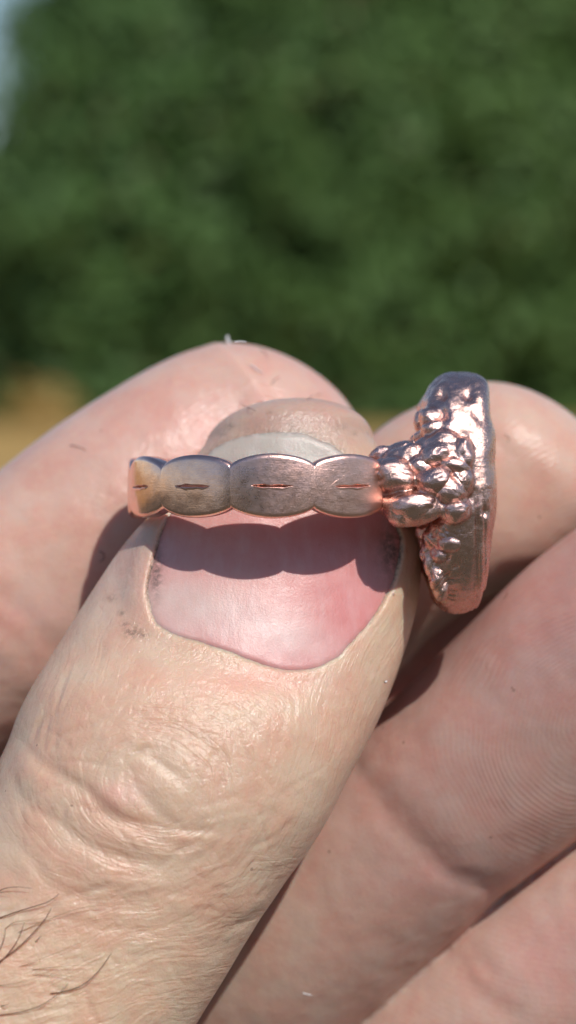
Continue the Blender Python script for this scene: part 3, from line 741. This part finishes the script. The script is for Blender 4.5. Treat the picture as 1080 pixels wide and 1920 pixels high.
# ---------------------------------------------------------------- ground and trees behind
def ground():
    s = NT('dry_field'); obj = s.new('ShaderNodeTexCoord').outputs['Object']
    n = s.noise(obj, .35, 5, .6); n2 = s.noise(obj, 3.0, 5, .6)
    c = s.mix(s.ramp(n, .3, .7), (.52, .31, .065), (.36, .22, .09)); c = s.mix(s.ramp(n2, .4, .8, 0, .6), c, (.22, .17, .06))
    sp = s.new('ShaderNodeSeparateXYZ', i_Vector=obj)
    c = s.mix(s.ramp(s.math('ADD', sp.outputs[1], s.math('MULTIPLY', n, 4.0)), 10, 12), s.mix(s.ramp(n2, .3, .7), (.085, .075, .055), (.055, .06, .035)), c)  # near ground, out of view, toned dark for what the copper reflects
    s.out(Base_Color=c, Roughness=.9, Normal=s.bump(n2, .05, .6))
    n_ = 90; g = np.linspace(-1, 1, n_); g = np.sign(g) * np.abs(g) ** 2.5 * 900
    X_, Y_ = np.meshgrid(g, g); Z_ = fbm(np.c_[X_.ravel(), Y_.ravel(), np.zeros(X_.size)], .05, 5) * .05 * np.clip((np.hypot(X_, Y_).ravel() - 3) / 30, 0, 1)
    V = np.c_[X_.ravel(), Y_.ravel(), Z_]
    o = link('ground', mesh_from('ground', V, grid_faces(n_, n_, False), [s.m], True, False), None, False); o['kind'] = 'structure'
ground()

def leaf_mat():
    s = NT('leaves'); col = s.attr('leafcol').outputs['Color']
    return s.out(Base_Color=col, Roughness=.55, Specular_IOR_Level=.3)
LEAF = leaf_mat(); BARK = mat_simple('bark', (.16, .12, .085), .9, .3, 6)
HOLLOWS = [(640,220,60,75),(300,535,45,95),(225,440,45,45),(560,470,50,35),(745,600,65,30),(850,290,35,35),(410,360,40,35),(150,80,40,30),(980,700,50,40)]
def bgp(px_, py_, d):
    v = T @ Vector(P(px_, py_, 0) * 0) ; o = T @ Vector((0, -DIST / 1000, 0)); dr = (T.to_3x3() @ Vector(((px_ - 540) / FPX, 1, -(py_ - 960) / FPX)))
    return o + dr * d
def tree(x_, y_, rad, h, label, hue, nleaf=15000, low=.0, seed=0, group='trees beyond the dry field'):
    r_ = np.random.default_rng(seed)
    root = bpy.data.objects.new('tree', None); COL.objects.link(root); root.location = (x_, y_, 0); tag(root, label, 'tree', group)
    # trunk with limbs
    def limb(p0, p1, r0, r1, n=8):
        C = np.linspace(p0, p1, n); C[1:-1] += r_.normal(0, .05, (n - 2, 3)); q = 10
        t = (C[-1] - C[0]); t /= np.linalg.norm(t); s = np.cross(t, (1, .2, .1)); s /= np.linalg.norm(s); u = np.cross(t, s)
        th = np.linspace(0, 2 * math.pi, q, endpoint=False); rr = np.linspace(r0, r1, n)[:, None, None]
        return (C[:, None] + rr * (s * np.cos(th)[None, :, None] + u * np.sin(th)[None, :, None])).reshape(-1, 3), grid_faces(n, q)
    vs, fs_, o_ = [], [], 0
    top = np.array([r_.normal(0, .2), r_.normal(0, .2), h * .75])
    segs = [(np.array([0, 0, -.1]), top, .2 + rad * .03, .06)]
    for k in range(9):
        z0 = h * r_.uniform(.15, .6); a = r_.uniform(0, 6.28); segs.append((np.array([0, 0, z0]), np.array([math.cos(a) * rad * .75, math.sin(a) * rad * .75, z0 + rad * r_.uniform(.3, .8)]), .10, .02))
    for sg in segs:
        v, f = limb(*sg); vs.append(v); fs_.append(f + o_); o_ += len(v)
    link('trunk', mesh_from('trunk', np.vstack(vs), np.vstack(fs_), [BARK], True, False), root, False)
    # crown: leaf clumps over an irregular ellipsoid, each clump a cloud of leaf faces
    nc = 420
    d = r_.normal(0, 1, (nc, 3)); d /= np.linalg.norm(d, axis=1)[:, None]
    rr = r_.uniform(.45, 1.0, nc) ** .6
    hc = (h + low) / 2; hh = (h - low) / 2
    cc = d * rr[:, None] * np.array([rad, rad, hh]) + np.array([0, 0, hc]); cc[:, :2] *= (1 + .12 * r_.normal(size=(nc, 1)))
    csz = r_.uniform(.45, .95, nc) * min(1, .25 + h / 4); chue = r_.uniform(.90, 1.10, nc)
    ci = r_.integers(0, nc, nleaf)
    ld = r_.normal(0, 1, (nleaf, 3)); ld /= np.linalg.norm(ld, axis=1)[:, None]
    lp = cc[ci] + ld * (csz[ci] * r_.uniform(.2, 1, nleaf) ** .4)[:, None] * np.array([1.15, 1.15, .8])
    lp[:, 2] = np.where(lp[:, 2] < .05, r_.uniform(.03, .5, nleaf), lp[:, 2])
    # hollows in the canopy
    wp = lp + np.array([x_, y_, 0])
    keep = np.ones(nleaf, bool)
    inv = T.inverted(); M = np.array(inv)
    loc = wp @ M[:3, :3].T + M[:3, 3]; sx = 540 + loc[:, 0] / (loc[:, 1] + .15) * FPX; sy = 960 - loc[:, 2] / (loc[:, 1] + .15) * FPX
    for (hx_, hy_, ra, rb) in HOLLOWS:
        e = ((sx - hx_) / ra) ** 2 + ((sy - hy_) / rb) ** 2
        keep &= ~((e < 1) & (wp[:, 1] < 28.0) & (r_.random(nleaf) < .86))
    lp, ld, ci = lp[keep], ld[keep], ci[keep]; n = len(lp)
    nrm = ld + r_.normal(0, .6, (n, 3)) + np.array([0, 0, .5]); nrm /= np.linalg.norm(nrm, axis=1)[:, None]
    t1 = np.cross(nrm, r_.normal(0, 1, (n, 3))); t1 /= np.linalg.norm(t1, axis=1)[:, None]; t2 = np.cross(nrm, t1)
    L = r_.uniform(.07, .13, n)[:, None]; W = L * .55
    quad = np.stack([lp - t1 * L, lp + t2 * W, lp + t1 * L, lp - t2 * W], 1).reshape(-1, 3)
    m = mesh_from('crown', quad, np.arange(4 * n).reshape(-1, 4), [LEAF], False, False)
    col = np.array(hue) * (chue[ci] * r_.uniform(.75, 1.25, n))[:, None]
    brown = r_.random(n) < .03; col[brown] = (.11, .08, .03)
    set_attr(m, 'leafcol', np.repeat(np.clip(col, 0, 1), 4, 0), 'FLOAT_COLOR')
    link('crown', m, root, False)
g1, g2, g3 = (.088, .165, .045), (.100, .182, .048), (.078, .152, .042)
TREES = [(-2.02, 30.0, 1.9, 6.0, 'broad dark green tree whose left edge meets the sky', g3), (-.3, 31.2, 2.6, 8.6, 'tall green tree behind the dark hollow left of centre', g2),
         (1.0, 29.8, 2.2, 7.2, 'leafy green tree above the ring, with a dark hollow high in its crown', g1), (2.9, 30.6, 2.4, 8.4, 'tall green tree at the right edge of the picture', g2),
         (-3.4, 32.5, 1.7, 3.6, 'low tree at the far left, behind the broad dark one', g1), (4.6, 31.0, 2.2, 7.5, 'tree just outside the right edge', g3),
         (1.9, 32.6, 2.4, 9.2, 'tallest tree, rising at the top right', g2), (-.2, 33.5, 2.5, 9.0, 'pale green tree farthest back, at the top centre', g1)]
TREES += [(-2.98, 28.4, .32, .34, 'low brownish bush at the foot of the trees, left of the index finger', (.40, .26, .08)), (-3.5, 30.5, .6, .9, 'small bush at the left edge, at the foot of the trees', (.13, .13, .045))]
for i, (a, b, c, d, l, g) in enumerate(TREES): tree(a, b - 1.3, c, d, l, g, 42000 if i < 8 else 2500, -1.5 if i < 8 else 0, 40 + i)
BACK = [(-9, -17, 3.0, 7.0), (-4.5, -16, 2.8, 6.2), (0, -17.5, 3.2, 7.4), (4.5, -16, 2.8, 6.0), (9, -17.5, 3.2, 7.6), (14, -15, 3, 7), (17, -9, 3, 6.5)]  # tree row added out of view to put dark reflections in the copper
for i, (a, b, c, d) in enumerate(BACK): tree(a, b, c, d, 'unseen tree added behind the viewer to darken the reflections in the copper', g3, 9000, .15, 80 + i, 'unseen trees added behind the viewer')
print('done')
